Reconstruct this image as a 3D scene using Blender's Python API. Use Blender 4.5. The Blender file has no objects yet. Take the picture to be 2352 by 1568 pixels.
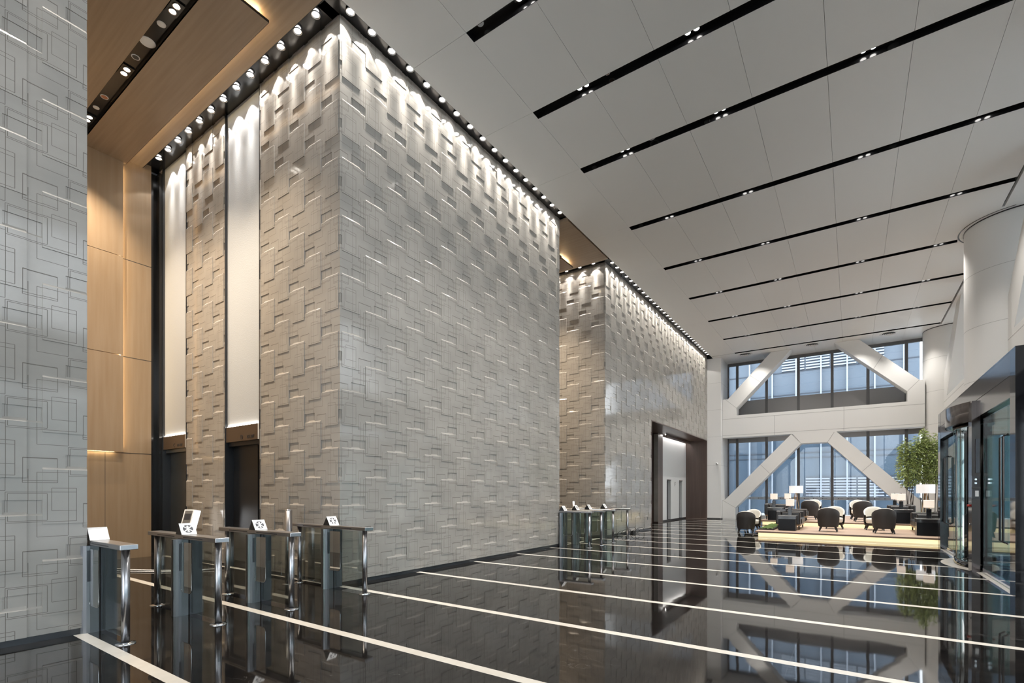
import bpy, math, random
import numpy as np
from mathutils import Vector, Matrix
random.seed(7)
S = bpy.context.scene
COL = S.collection
R = math.radians

# ------------------------------------------------------------ camera, sky, exposure
F_PX = 1133.3; YAW = math.atan(779.4/1133.3)
cd = bpy.data.cameras.new('camera'); cam = bpy.data.objects.new('camera', cd); COL.objects.link(cam)
cam.location = (0, 0, 1.5); cam.rotation_euler = (R(90), 0, YAW)
cd.sensor_fit = 'HORIZONTAL'; cd.sensor_width = 36; cd.lens = 36*F_PX/2352; cd.shift_y = (1130-784)/2352
cd.clip_start = .05; cd.clip_end = 300
S.camera = cam
S.view_settings.view_transform = 'Standard'; S.view_settings.look = 'None'
S.view_settings.gamma = 1; S.view_settings.use_curve_mapping = False; S.view_settings.exposure = 0.55
S.cycles.max_bounces = 7; S.cycles.diffuse_bounces = 4; S.cycles.glossy_bounces = 3
S.cycles.transmission_bounces = 4; S.cycles.transparent_max_bounces = 12
S.cycles.caustics_reflective = False; S.cycles.caustics_refractive = False
S.cycles.sample_clamp_indirect = 4.0
W = bpy.data.worlds.new('sky'); S.world = W; W.use_nodes = True
wn = W.node_tree; wb = wn.nodes['Background']
wb.inputs['Color'].default_value = (.975, .985, 1.0, 1); wb.inputs['Strength'].default_value = 3.6

LAMP_W = 20.0          # wall washers
DOWN_W = 330.0          # ceiling downlights
WARM = (1, .83, .63); WHITE = (1, .96, .90)

# ------------------------------------------------------------ materials
MATS = {}
def M(name, col, rough=.5, metal=0, spec=.5, emis=None, es=0, coat=0, noise=None, bump=None, alpha=None):
    m = bpy.data.materials.new(name); m.use_nodes = True; MATS[name] = m
    nt = m.node_tree; b = nt.nodes['Principled BSDF']
    b.inputs['Base Color'].default_value = (*col, 1); b.inputs['Roughness'].default_value = rough
    b.inputs['Metallic'].default_value = metal; b.inputs['Specular IOR Level'].default_value = spec
    if coat: b.inputs['Coat Weight'].default_value = coat; b.inputs['Coat Roughness'].default_value = .05
    if emis: b.inputs['Emission Color'].default_value = (*emis, 1); b.inputs['Emission Strength'].default_value = es
    if noise or bump:
        tc = nt.nodes.new('ShaderNodeTexCoord')
    if noise:      # (scale xyz, col2, detail)
        sc, c2, det = noise
        mp = nt.nodes.new('ShaderNodeMapping'); mp.inputs['Scale'].default_value = sc
        nz = nt.nodes.new('ShaderNodeTexNoise'); nz.inputs['Scale'].default_value = 1; nz.inputs['Detail'].default_value = det
        rp = nt.nodes.new('ShaderNodeValToRGB')
        rp.color_ramp.elements[0].position = .3; rp.color_ramp.elements[1].position = .7
        rp.color_ramp.elements[0].color = (*col, 1); rp.color_ramp.elements[1].color = (*c2, 1)
        nt.links.new(tc.outputs['Object'], mp.inputs[0]); nt.links.new(mp.outputs[0], nz.inputs['Vector'])
        nt.links.new(nz.outputs['Fac'], rp.inputs[0]); nt.links.new(rp.outputs[0], b.inputs['Base Color'])
    if bump:       # (scale, strength, distance)
        nz = nt.nodes.new('ShaderNodeTexNoise'); nz.inputs['Scale'].default_value = bump[0]; nz.inputs['Detail'].default_value = 2
        bp = nt.nodes.new('ShaderNodeBump'); bp.inputs['Strength'].default_value = bump[1]; bp.inputs['Distance'].default_value = bump[2]
        nt.links.new(tc.outputs['Object'], nz.inputs['Vector']); nt.links.new(nz.outputs['Fac'], bp.inputs['Height'])
        nt.links.new(bp.outputs[0], b.inputs['Normal'])
    return m

def glass(name, tint, refl=.5, rough=0.0):
    m = bpy.data.materials.new(name); m.use_nodes = True; MATS[name] = m
    nt = m.node_tree; nt.nodes.remove(nt.nodes['Principled BSDF'])
    o = nt.nodes['Material Output']
    t = nt.nodes.new('ShaderNodeBsdfTransparent'); t.inputs[0].default_value = (*tint, 1)
    g = nt.nodes.new('ShaderNodeBsdfGlossy'); g.inputs['Roughness'].default_value = rough
    fr = nt.nodes.new('ShaderNodeFresnel'); fr.inputs[0].default_value = 1.5
    ml = nt.nodes.new('ShaderNodeMath'); ml.operation = 'MULTIPLY'; ml.inputs[1].default_value = refl*2
    mx = nt.nodes.new('ShaderNodeMixShader')
    nt.links.new(fr.outputs[0], ml.inputs[0]); nt.links.new(ml.outputs[0], mx.inputs[0])
    nt.links.new(t.outputs[0], mx.inputs[1]); nt.links.new(g.outputs[0], mx.inputs[2]); nt.links.new(mx.outputs[0], o.inputs[0])
    return m

M('stone', (.45,.418,.378), .095, noise=((1.3,1.3,2.2),(.375,.348,.316),6))
M('stone_groove', (.15,.13,.11), .5)
M('skirting', (.035,.037,.042), .3)
M('wood', (.35,.255,.165), .38, noise=((12,12,.7),(.30,.205,.12),6))
M('wood_soffit', (.34,.25,.17), .4, noise=((.7,18,9),(.28,.20,.133),6))
M('white_panel', (.80,.79,.77), .45)
M('ceiling_white', (.86,.85,.83), .42)
M('black_metal', (.012,.012,.013), .16)
M('black_joint', (.03,.03,.03), .6)
M('grey_joint', (.30,.29,.28), .6)
M('steel', (.46,.46,.48), .28, metal=1)
M('steel_dark', (.085,.088,.095), .42, metal=1)
M('steel_brushed', (.20,.205,.215), .34, metal=1)
M('chrome', (.75,.75,.77), .08, metal=1)
M('bronze', (.14,.098,.066), .38, metal=.5)
M('brown_panel', (.115,.075,.06), .3, noise=((8,8,.5),(.085,.055,.045),4))
M('lift_door', (.035,.036,.04), .35, metal=.6)
M('lift_door_grey', (.22,.23,.23), .3, metal=.9)
M('plaster_white', (.58,.60,.62), .6, bump=(60,.25,.01))
M('lit_white', (.85,.86,.86), .3)
M('gloss_black', (.008,.008,.010), .05)
M('satin_black', (.008,.008,.009), .25, spec=.12)
M('dark_bronze', (.055,.045,.042), .12, metal=.5)
M('lens', (1,1,1), .3, emis=(1,.97,.93), es=14)
M('lens_warm', (1,1,1), .3, emis=(1,.93,.82), es=14)
M('cove', (1,1,1), .3, emis=(1,.78,.46), es=30)
M('cove_low', (1,1,1), .3, emis=(1,.78,.46), es=12)
M('deck_light', (1,.95,.8), .4, emis=(1,.80,.42), es=.72)
M('deck_wood', (.56,.415,.32), .45, noise=((3,30,3),(.46,.33,.245),4))
M('deck_edge', (.17,.09,.055), .35)
M('chair_dark', (.028,.023,.021), .6)
M('chair_leg', (.008,.007,.007), .35)
M('cream', (.80,.76,.68), .7)
M('leather', (.022,.019,.018), .38)
M('piping', (.20,.17,.15), .5)
M('walnut', (.42,.29,.17), .45)
M('marble_black', (.012,.012,.013), .08, noise=((6,6,6),(.05,.05,.055),6))
M('table_top', (.30,.30,.29), .12)
M('shade_warm', (.9,.82,.74), .8, emis=(1,.80,.66), es=.34)
M('shade_white', (.9,.9,.9), .8, emis=(1,.95,.93), es=.28)
M('brass', (.45,.30,.16), .3, metal=1)
M('moss', (.04,.08,.012), .9, noise=((40,40,40),(.10,.16,.03),4))
M('leaf', (.27,.34,.09), .6, noise=((6,6,6),(.46,.53,.21),2))
M('cane', (.075,.06,.05), .5)
M('spandrel', (.26,.25,.25), .5)
M('mullion', (.11,.105,.105), .4)
M('white_plastic', (.85,.85,.85), .35)
M('white_glow', (1,1,1), .4, emis=(1,1,1), es=3.0)
M('kiosk_face', (.16,.15,.14), .3)
M('emblem', (.07,.07,.085), .4)
M('cable_white', (.75,.75,.75), .4)
M('cable_black', (.015,.015,.015), .5)
M('red_plastic', (.45,.02,.01), .35)
M('copper', (.45,.18,.08), .5)
M('dark_face', (.04,.04,.045), .3)
M('facade_panel', (.075,.12,.175), .25, noise=((.25,.25,.12),(.11,.145,.19),3))
M('facade_fin', (.36,.42,.50), .5)
M('facade_line', (.05,.07,.10), .5)
M('facade_pale', (.42,.55,.58), .5)
M('paving', (.56,.565,.57), .7)
M('film', (.55,.60,.66), .6)
M('shrub', (.05,.12,.04), .7)
M('sky_pale', (.8,.86,.92), .6)
glass('window_glass', (.92,.95,.97), .45)
glass('clear_glass', (.93,.965,.95), .3)
glass('teal_glass', (.72,.88,.90), .3)

def floor_mat():
    m = M('floor_marble', (.013,.0115,.011), .035, spec=.5)
    nt = m.node_tree; b = nt.nodes['Principled BSDF']; L = nt.links.new
    tc = nt.nodes.new('ShaderNodeTexCoord')
    def math_(op, a, bb=None):
        n = nt.nodes.new('ShaderNodeMath'); n.operation = op
        for i, v in enumerate((a, bb)):
            if v is None: continue
            if isinstance(v, (int, float)): n.inputs[i].default_value = v
            else: L(v, n.inputs[i])
        return n.outputs[0]
    # cloudy brown-black stone with thin pale veins
    n1 = nt.nodes.new('ShaderNodeTexNoise'); n1.inputs['Scale'].default_value = 3.0; n1.inputs['Detail'].default_value = 8
    mp = nt.nodes.new('ShaderNodeMapping'); mp.inputs['Scale'].default_value = (1, 2.4, 1); mp.inputs['Rotation'].default_value = (0, 0, .5)
    L(tc.outputs['Object'], mp.inputs[0]); L(mp.outputs[0], n1.inputs['Vector'])
    n2 = nt.nodes.new('ShaderNodeTexNoise'); n2.inputs['Scale'].default_value = 1.1; n2.inputs['Detail'].default_value = 9; n2.inputs['Distortion'].default_value = .8
    L(mp.outputs[0], n2.inputs['Vector'])
    vein = math_('ABSOLUTE', math_('SUBTRACT', n2.outputs['Fac'], .5))
    vein = math_('LESS_THAN', vein, .0011)
    n3 = nt.nodes.new('ShaderNodeTexNoise'); n3.inputs['Scale'].default_value = .8; L(tc.outputs['Object'], n3.inputs['Vector'])
    vein = math_('MULTIPLY', vein, math_('GREATER_THAN', n3.outputs['Fac'], .56))
    rp = nt.nodes.new('ShaderNodeValToRGB')
    rp.color_ramp.elements[0].position = .35; rp.color_ramp.elements[0].color = (.006,.0057,.0056,1)
    rp.color_ramp.elements[1].position = .75; rp.color_ramp.elements[1].color = (.019,.0165,.0152,1)
    L(n1.outputs['Fac'], rp.inputs[0])
    mx = nt.nodes.new('ShaderNodeMixRGB'); mx.inputs[2].default_value = (.11,.105,.10,1)
    L(math_('MULTIPLY', vein, .8), mx.inputs[0]); L(rp.outputs[0], mx.inputs[1])
    # fine tile joints
    sx = nt.nodes.new('ShaderNodeSeparateXYZ'); L(tc.outputs['Object'], sx.inputs[0])
    jx = math_('LESS_THAN', math_('FRACT', math_('DIVIDE', math_('ADD', sx.outputs['X'], 100.35), .9)), .0035)
    mx2 = nt.nodes.new('ShaderNodeMixRGB'); mx2.inputs[2].default_value = (.07,.065,.06,1)
    L(math_('MULTIPLY', jx, .7), mx2.inputs[0]); L(mx.outputs[0], mx2.inputs[1]); L(mx2.outputs[0], b.inputs['Base Color'])
    nb = nt.nodes.new('ShaderNodeTexNoise'); nb.inputs['Scale'].default_value = 2.2; nb.inputs['Detail'].default_value = 1
    L(tc.outputs['Object'], nb.inputs['Vector'])
    bp = nt.nodes.new('ShaderNodeBump'); bp.inputs['Strength'].default_value = .05; bp.inputs['Distance'].default_value = .012
    L(nb.outputs['Fac'], bp.inputs['Height']); L(bp.outputs[0], b.inputs['Normal'])
floor_mat()
M('floor_stripe', (.74,.70,.63), .12, noise=((5,5,5),(.66,.61,.54),6))

# ------------------------------------------------------------ mesh helpers
class MB:
    def __init__(s, mats): s.v = []; s.f = []; s.mi = []; s.sm = []; s.mats = [mats] if isinstance(mats, str) else list(mats)
    def face(s, idx, mi=0, sm=False): s.f.append(idx); s.mi.append(mi); s.sm.append(sm)
    def box(s, x0, x1, y0, y1, z0, z1, mi=0):
        if x0 > x1: x0, x1 = x1, x0
        if y0 > y1: y0, y1 = y1, y0
        if z0 > z1: z0, z1 = z1, z0
        o = len(s.v)
        s.v += [(x0,y0,z0),(x1,y0,z0),(x1,y1,z0),(x0,y1,z0),(x0,y0,z1),(x1,y0,z1),(x1,y1,z1),(x0,y1,z1)]
        for q in ((0,3,2,1),(4,5,6,7),(0,1,5,4),(1,2,6,5),(2,3,7,6),(3,0,4,7)): s.face([o+i for i in q], mi)
        return s
    def cbox(s, x0, x1, y0, y1, z0, z1, c=.01, mi=0):     # box with chamfered edges
        o = len(s.v); xs = (x0, x1); ys = (y0, y1); zs = (z0, z1); ix = {}
        for i in (0,1):
            for j in (0,1):
                for k in (0,1):
                    sx = c if i == 0 else -c; sy = c if j == 0 else -c; sz = c if k == 0 else -c
                    for a, p in enumerate(((xs[i], ys[j]+sy, zs[k]+sz), (xs[i]+sx, ys[j], zs[k]+sz), (xs[i]+sx, ys[j]+sy, zs[k]))):
                        ix[i,j,k,a] = len(s.v); s.v.append(p)
        F = lambda *q: s.face([ix[t] for t in q], mi, False)
        for i in (0,1): F((i,0,0,0),(i,1,0,0),(i,1,1,0),(i,0,1,0))
        for j in (0,1): F((0,j,0,1),(1,j,0,1),(1,j,1,1),(0,j,1,1))
        for k in (0,1): F((0,0,k,2),(1,0,k,2),(1,1,k,2),(0,1,k,2))
        for i in (0,1):
            for j in (0,1): F((i,j,0,0),(i,j,1,0),(i,j,1,1),(i,j,0,1))
            for k in (0,1): F((i,0,k,0),(i,1,k,0),(i,1,k,2),(i,0,k,2))
        for j in (0,1):
            for k in (0,1): F((0,j,k,1),(1,j,k,1),(1,j,k,2),(0,j,k,2))
        for i in (0,1):
            for j in (0,1):
                for k in (0,1): F((i,j,k,0),(i,j,k,1),(i,j,k,2))
        return s
    def prism(s, pts, axis, a, b, mi=0):    # polygon extruded along axis; pts are the two other coordinates in xyz order
        o = len(s.v); n = len(pts)
        for t in (a, b):
            for p, q in pts:
                s.v.append({'x': (t,p,q), 'y': (p,t,q), 'z': (p,q,t)}[axis])
        s.face([o+i for i in range(n)], mi); s.face([o+n+i for i in reversed(range(n))], mi)
        for i in range(n): s.face([o+i, o+n+i, o+n+(i+1) % n, o+(i+1) % n], mi)
        return s
    def lathe(s, prof, c=(0,0,0), n=24, mi=0, axis='z', a0=0, a1=None, cap=False):     # prof: (radius, height)
        o = len(s.v); full = a1 is None; m = n if full else n+1; a1 = a0+2*math.pi if full else a1
        for r, h in prof:
            for i in range(m):
                t = a0+(a1-a0)*i/n; x, y = r*math.cos(t), r*math.sin(t)
                p = {'z': (x,y,h), 'x': (h,x,y), 'y': (x,h,y)}[axis]
                s.v.append((c[0]+p[0], c[1]+p[1], c[2]+p[2]))
        for k in range(len(prof)-1):
            for i in range(n):
                j = (i+1) % m
                s.face([o+k*m+i, o+k*m+j, o+(k+1)*m+j, o+(k+1)*m+i], mi, True)
        if full and cap:
            for k in (0, len(prof)-1):
                if prof[k][0] > 1e-4: s.face([o+k*m+i for i in (range(m) if k else reversed(range(m)))], mi)
        return s
    def cyl(s, c, r, h, n=20, mi=0, axis='z', r2=None): return s.lathe([(r,0),(r if r2 is None else r2,h)], c, n, mi, axis, cap=True)
    def tube(s, pts, r, n=6, mi=0):
        pts = [Vector(p) for p in pts]; o = len(s.v); rr = r if isinstance(r, (list, tuple)) else [r]*len(pts)
        for k, p in enumerate(pts):
            d = (pts[min(k+1, len(pts)-1)]-pts[max(k-1, 0)]).normalized()
            a = d.orthogonal().normalized() if abs(d.z) < .9 else Vector((1,0,0)).cross(d).normalized()
            if abs(d.z) < .9: a = Vector((0,0,1)).cross(d).normalized()
            b = d.cross(a)
            for i in range(n):
                t = 2*math.pi*i/n; s.v.append(tuple(p+rr[k]*(math.cos(t)*a+math.sin(t)*b)))
        for k in range(len(pts)-1):
            for i in range(n):
                j = (i+1) % n; s.face([o+k*n+i, o+k*n+j, o+(k+1)*n+j, o+(k+1)*n+i], mi, True)
        s.face([o+i for i in range(n)], mi); s.face([o+(len(pts)-1)*n+i for i in reversed(range(n))], mi)
        return s
    def quad(s, a, b, c, d, mi=0):
        o = len(s.v); s.v += [a, b, c, d]; s.face([o, o+1, o+2, o+3], mi); return s
    def build(s, name, parent=None, loc=None):
        me = bpy.data.meshes.new(name); me.from_pydata(s.v, [], s.f); me.update()
        for m in s.mats: me.materials.append(MATS[m])
        me.polygons.foreach_set('material_index', s.mi); me.polygons.foreach_set('use_smooth', s.sm)
        o = bpy.data.objects.new(name, me); COL.objects.link(o)
        if parent: o.parent = parent
        if loc: o.location = loc
        return o
def thing(name, label, cat, loc=(0,0,0), rz=0, group=None):
    o = bpy.data.objects.new(name, None); COL.objects.link(o); o.location = loc; o.rotation_euler.z = rz
    o.empty_display_size = .2
    return tag(o, label, cat, group)
def tag(o, label, cat, group=None):
    o['label'] = label; o['category'] = cat
    if group: o['group'] = group
    return o
def struct(o): o['kind'] = 'structure'; return o
def setting(name, loc=(0,0,0)):
    o = bpy.data.objects.new(name, None); COL.objects.link(o); o.location = loc; return struct(o)
def dup(root, loc, rz=0, label=None, group=None):
    r = root.copy(); COL.objects.link(r); r.location = loc; r.rotation_euler.z = rz
    if label: r['label'] = label
    if group: r['group'] = group
    for ch in list(root.children):
        c = ch.copy(); COL.objects.link(c); c.parent = r
        for g in list(ch.children):
            d = g.copy(); COL.objects.link(d); d.parent = c
    return r
def ordinal(n):
    return {1:'first',2:'second',3:'third',4:'fourth',5:'fifth',6:'sixth',7:'seventh',8:'eighth',9:'ninth',10:'tenth'}.get(n, '%d%s' % (n, 'th' if 10 <= n % 100 <= 20 else {1:'st',2:'nd',3:'rd'}.get(n % 10, 'th')))
def text(body, size, mname, name, parent, loc, rot, extrude=.002):
    cu = bpy.data.curves.new(name, 'FONT'); cu.body = body; cu.size = size; cu.extrude = extrude; cu.align_x = 'CENTER'
    t = bpy.data.objects.new(name, cu); COL.objects.link(t); bpy.context.view_layer.update()
    me = bpy.data.meshes.new_from_object(t); bpy.data.objects.remove(t)
    me.materials.clear(); me.materials.append(MATS[mname])
    o = bpy.data.objects.new(name, me); COL.objects.link(o); o.parent = parent; o.location = loc; o.rotation_euler = rot
    return o
def spot(parent, loc, power, angle, blend, color, rot=(0,0,0), size=.03, name='lamp_light', beam=False):
    l = bpy.data.lights.new(name, 'SPOT'); l.energy = power; l.spot_size = R(angle); l.spot_blend = blend; l.color = color
    l.shadow_soft_size = size
    if beam:            # photometric profile of a narrow reflector: strong on its axis, weak to the sides
        l.use_nodes = True; nt = l.node_tree; em = nt.nodes['Emission']
        g = nt.nodes.new('ShaderNodeNewGeometry'); sx = nt.nodes.new('ShaderNodeSeparateXYZ'); nt.links.new(g.outputs['Incoming'], sx.inputs[0])
        v = sx.outputs['Z']
        for op, k in (('ABSOLUTE', 0), ('POWER', 70), ('MULTIPLY', 19), ('ADD', 1)):
            n = nt.nodes.new('ShaderNodeMath'); n.operation = op; nt.links.new(v, n.inputs[0]); n.inputs[1].default_value = k; v = n.outputs[0]
        nt.links.new(v, em.inputs['Strength'])
    o = bpy.data.objects.new(name, l); COL.objects.link(o); o.parent = parent; o.location = loc; o.rotation_euler = rot
    return o

WX = -6.72          # plane of the stone walls along the hall
ZC = 9.0            # ceiling
B1A, B1B, B2A, B2B = 4.93, 12.10, 15.20, 29.2    # stone blocks along y
PE = 1.77           # end of the near pier

# ------------------------------------------------------------ floor
ST = [1.71,3.30,4.95,6.66,8.37,10.02,11.62,13.15,14.72,16.3,17.9,19.5,21.1,22.7,24.3,25.9,27.5,29.1]
fm = MB(['floor_marble','floor_stripe'])
y = -12.0
for sy in ST:
    fm.quad((-14,y,0),(4.9,y,0),(4.9,sy-.055,0),(-14,sy-.055,0),0)
    fm.quad((-14,sy-.055,0),(4.9,sy-.055,0),(4.9,sy+.055,0),(-14,sy+.055,0),1); y = sy+.055
fm.quad((-14,y,0),(4.9,y,0),(4.9,31.2,0),(-14,31.2,0),0)
fm.box(-14,4.9,-12,31.2,-.3,-.05,0)
fm.quad((-6.79,B1B,.0015),(-6.69,B1B,.0015),(-6.69,B2A,.0015),(-6.79,B2A,.0015),1)
# pale threshold at the entrance portal and round the revolving door
fm.quad((1.93,9.9,.0015),(2.12,9.9,.0015),(2.12,17.3,.0015),(1.93,17.3,.0015),1)
DC = (3.80, 13.83); DR = 2.0
n = 24; a0 = R(180-36); a1 = R(180+36)
for i in range(n):
    t0 = a0+(a1-a0)*i/n; t1 = a0+(a1-a0)*(i+1)/n
    P_ = lambda r, t: (DC[0]+r*math.cos(t), DC[1]+r*math.sin(t), .002)
    fm.quad(P_(DR, t0), P_(DR, t1), P_(DR+.22, t1), P_(DR+.22, t0), 1)
struct(fm.build('floor'))

# ------------------------------------------------------------ ceiling
SLOTS = [3.2+.06, 6.32, 8.37, 10.43, 13.49, 16.58, 19.68, 22.77, 25.87, 28.78]   # first one lies overhead, outside the frame
SLOTS[0] = 4.26
SW = .105; XS = [-6.40,-5.185,-3.97,-2.76,-1.555,-.35,.85,2.06,3.26]
ce = MB(['ceiling_white','black_metal'])
edges = [-12.0]
for sy in SLOTS: edges += [sy-SW, sy+SW]
edges.append(31.2)
G = .0028
for k in range(0, len(edges), 2):
    ya, yb = edges[k], edges[k+1]
    for i in range(8): ce.box(XS[i]+(G if i else 0), XS[i+1]-G, ya+(G if k and i else 0), yb-(G if k < len(edges)-2 else 0), ZC, ZC+.12, 0)
for sy in SLOTS:
    ce.box(XS[0], XS[1]-G, sy-SW+G, sy+SW, ZC, ZC+.12, 0)
    for s_ in (-1, 1): ce.box(XS[1]-G, 3.26, sy+s_*SW-s_*.001, sy+s_*SW-s_*.007, ZC+.001, ZC+.12, 1)
    ce.box(XS[1]-G, XS[1]+.003, sy-SW, sy+SW, ZC+.001, ZC+.12, 1)
ce.box(2.62, 3.26, SLOTS[6]-SW, SLOTS[6]+SW, ZC+.001, ZC+.12, 0)
ce.box(3.32, 4.9, -12, 31.2, ZC, ZC+.12, 0)
ce.box(3.255, 3.325, 18.0, 20.5, ZC+.0005, ZC+.12, 0); ce.box(3.255, 3.325, 29.0, 31.2, ZC+.0005, ZC+.12, 0)
ce.box(-6.9, 4.9, -12, 31.2, ZC+.12, ZC+.2, 1); ce.box(-14.2, 5.2, -12.5, 31.8, ZC+.22, ZC+.4, 1)  # outer slab is an unseen roof added against sky light leaking in
ce.box(-6.40, -5.185, 28.78-.012, 28.78+.012, ZC-.002, ZC, 1)
n = 40
for i in range(n):          # shadow gap curving round the big column
    t0 = R(108)+R(150)*i/n; t1 = R(108)+R(150)*(i+1)/n
    q = lambda r, t: (3.8+r*math.cos(t), 19.25+r*math.sin(t), ZC-.003)
    ce.quad(q(1.20,t0), q(1.20,t1), q(1.235,t1), q(1.235,t0), 1)
struct(ce.build('ceiling'))

# ------------------------------------------------------------ relief stone walls
PW = .465; PH = .93; HA = .0105
LINES = [(-.04,.20,-.68,-.03), (.07,.265,-.42,-.19), (-.145,.115,-.135,.11), (-.265,.265,-.53,-.23),
         (.215,.50,-.05,.22), (.32,.58,-.58,-.35), (-.105,-.105,-.46,0)]
LW = .0023
def make_tile():
    us = {0., PH}; zs = {0., PH}
    A = []; Rr = []; Ln = []
    for i in range(-2, 4):
        for j in range(-3, 4):
            ou = i*PW; oz = (j*PH)+(PW if i % 2 else 0)
            A.append((ou, ou+.35, oz-.553, oz)); Rr.append((ou+.18, ou+PW, oz, oz+.155))
            for a, b, c, d in LINES:
                a, b, c, d = a+ou, b+ou, c+oz, d+oz
                if a == b: Ln.append((a-LW, a+LW, c, d)); continue
                Ln += [(a-LW, a+LW, c, d), (b-LW, b+LW, c, d), (a, b, c-LW, c+LW), (a, b, d-LW, d+LW)]
    for L_ in (A, Rr, Ln):
        for a, b, c, d in L_:
            for t in (a, b):
                if 0 < t < PH: us.add(round(t, 5))
            for t in (c, d):
                if 0 < t < PH: zs.add(round(t, 5))
    us = np.array(sorted(us)); zs = np.array(sorted(zs)); uc = (us[1:]+us[:-1])/2; zc = (zs[1:]+zs[:-1])/2
    H = np.zeros((len(uc), len(zc))); K = np.zeros_like(H, int)
    def m(r): return ((uc > r[0]) & (uc < r[1]))[:, None] & ((zc > r[2]) & (zc < r[3]))[None, :]
    for r in A: H[m(r)] = HA
    for r in Rr: H[m(r)] = -HA
    for r in Ln: K[m(r)] = 1
    done = np.zeros_like(K, bool); Q = []; QM = []
    for i in range(len(uc)):
        for j in range(len(zc)):
            if done[i, j]: continue
            key = (H[i, j], K[i, j]); j2 = j
            while j2+1 < len(zc) and not done[i, j2+1] and (H[i, j2+1], K[i, j2+1]) == key: j2 += 1
            i2 = i
            while i2+1 < len(uc) and not done[i2+1, j:j2+1].any() and (H[i2+1, j:j2+1] == key[0]).all() and (K[i2+1, j:j2+1] == key[1]).all(): i2 += 1
            done[i:i2+1, j:j2+1] = True
            u0, u1, z0, z1, h = us[i], us[i2+1], zs[j], zs[j2+1], key[0]
            Q.append([(u0,z0,h),(u1,z0,h),(u1,z1,h),(u0,z1,h)]); QM.append(key[1])
    def walls(Hm, e, f, hor):
        for a in range(len(e)):
            prev = Hm[a-1]; cur = Hm[a]; j = 0
            while j < len(cur):
                if prev[j] == cur[j]: j += 1; continue
                k = j
                while k+1 < len(cur) and prev[k+1] == prev[j] and cur[k+1] == cur[j]: k += 1
                p, q0, q1 = e[a], f[j], f[k+1]
                if hor: Q.append([(p,q0,prev[j]),(p,q1,prev[j]),(p,q1,cur[j]),(p,q0,cur[j])])
                elif cur[j] < prev[j]:      # upward ledge: chamfered arris that catches the downlights
                    dz = 1.8*(prev[j]-cur[j]); Q.append([(q0,p,prev[j]),(q1,p,prev[j]),(q1,p+dz,cur[j]+.0004),(q0,p+dz,cur[j]+.0004)])
                else: Q.append([(q0,p,prev[j]),(q1,p,prev[j]),(q1,p,cur[j]),(q0,p,cur[j])])
                QM.append(0); j = k+1
    walls(H, us[:-1], zs, True); walls(H.T, zs[:-1], us, False)
    return np.array(Q), np.array(QM)
TQ, TM = make_tile()
def relief(name, pos, uoff, zoff, regions, mats=('stone','stone_groove')):
    """pos(u, z, h) -> xyz arrays; regions: (u0, u1, z0, z1) in wall coordinates; the pattern origin sits at (uoff, zoff)"""
    VS = []; MS = []
    for u0, u1, z0, z1 in regions:
        for i in range(math.floor((u0-uoff)/PH), math.ceil((u1-uoff)/PH)):
            for j in range(math.floor((z0-zoff)/PH), math.ceil((z1-zoff)/PH)):
                q = TQ.copy(); q[..., 0] += uoff+i*PH; q[..., 1] += zoff+j*PH
                mn = q.min(1); mxx = q.max(1)
                ok = (mxx[:, 0] > u0+1e-4) & (mn[:, 0] < u1-1e-4) & (mxx[:, 1] > z0+1e-4) & (mn[:, 1] < z1-1e-4)
                q = q[ok]; q[..., 0] = q[..., 0].clip(u0, u1); q[..., 1] = q[..., 1].clip(z0, z1)
                VS.append(q); MS.append(TM[ok])
    q = np.concatenate(VS); mm = np.concatenate(MS); nq = len(q)
    x, y_, z = pos(q[..., 0], q[..., 1], q[..., 2])
    v = np.stack(np.broadcast_arrays(x, y_, z), -1).reshape(-1, 3)
    me = bpy.data.meshes.new(name); me.vertices.add(nq*4); me.vertices.foreach_set('co', v.astype(np.float32).ravel())
    me.loops.add(nq*4); me.loops.foreach_set('vertex_index', np.arange(nq*4, dtype=np.int32))
    me.polygons.add(nq); me.polygons.foreach_set('loop_start', np.arange(0, nq*4, 4, dtype=np.int32))
    me.polygons.foreach_set('loop_total', np.full(nq, 4, np.int32)); me.polygons.foreach_set('material_index', mm.astype(np.int32))
    for m_ in mats: me.materials.append(MATS[m_])
    me.update(calc_edges=True); me.validate()
    o = bpy.data.objects.new(name, me); COL.objects.link(o); return struct(o)
SK = .065; WT = ZC+.12
xf = lambda u, z, h: (WX+h, u, z)
relief('wall_left', xf, 1.415, 5.451, [(-4, PE, SK, ZC)])
relief('wall_left', xf, 4.965, 7.785, [(B1A, B1B, SK, WT)])
relief('wall_left', xf, 15.235, 7.785+.2, [(B2A, 19.85, SK, WT), (19.85, B2B, 4.45, WT)])
side1 = relief('wall_lobby', lambda u, z, h: (WX-u, B1A-h, z), .035, 7.785, [(0, 2.38, SK, WT), (3.70, 5.43, SK, WT), (6.68, 6.86, SK, WT)])
relief('wall_lobby', lambda u, z, h: (WX-u, B2A-h, z), .035, 7.985, [(0, 6.8, SK, WT)])
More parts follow.
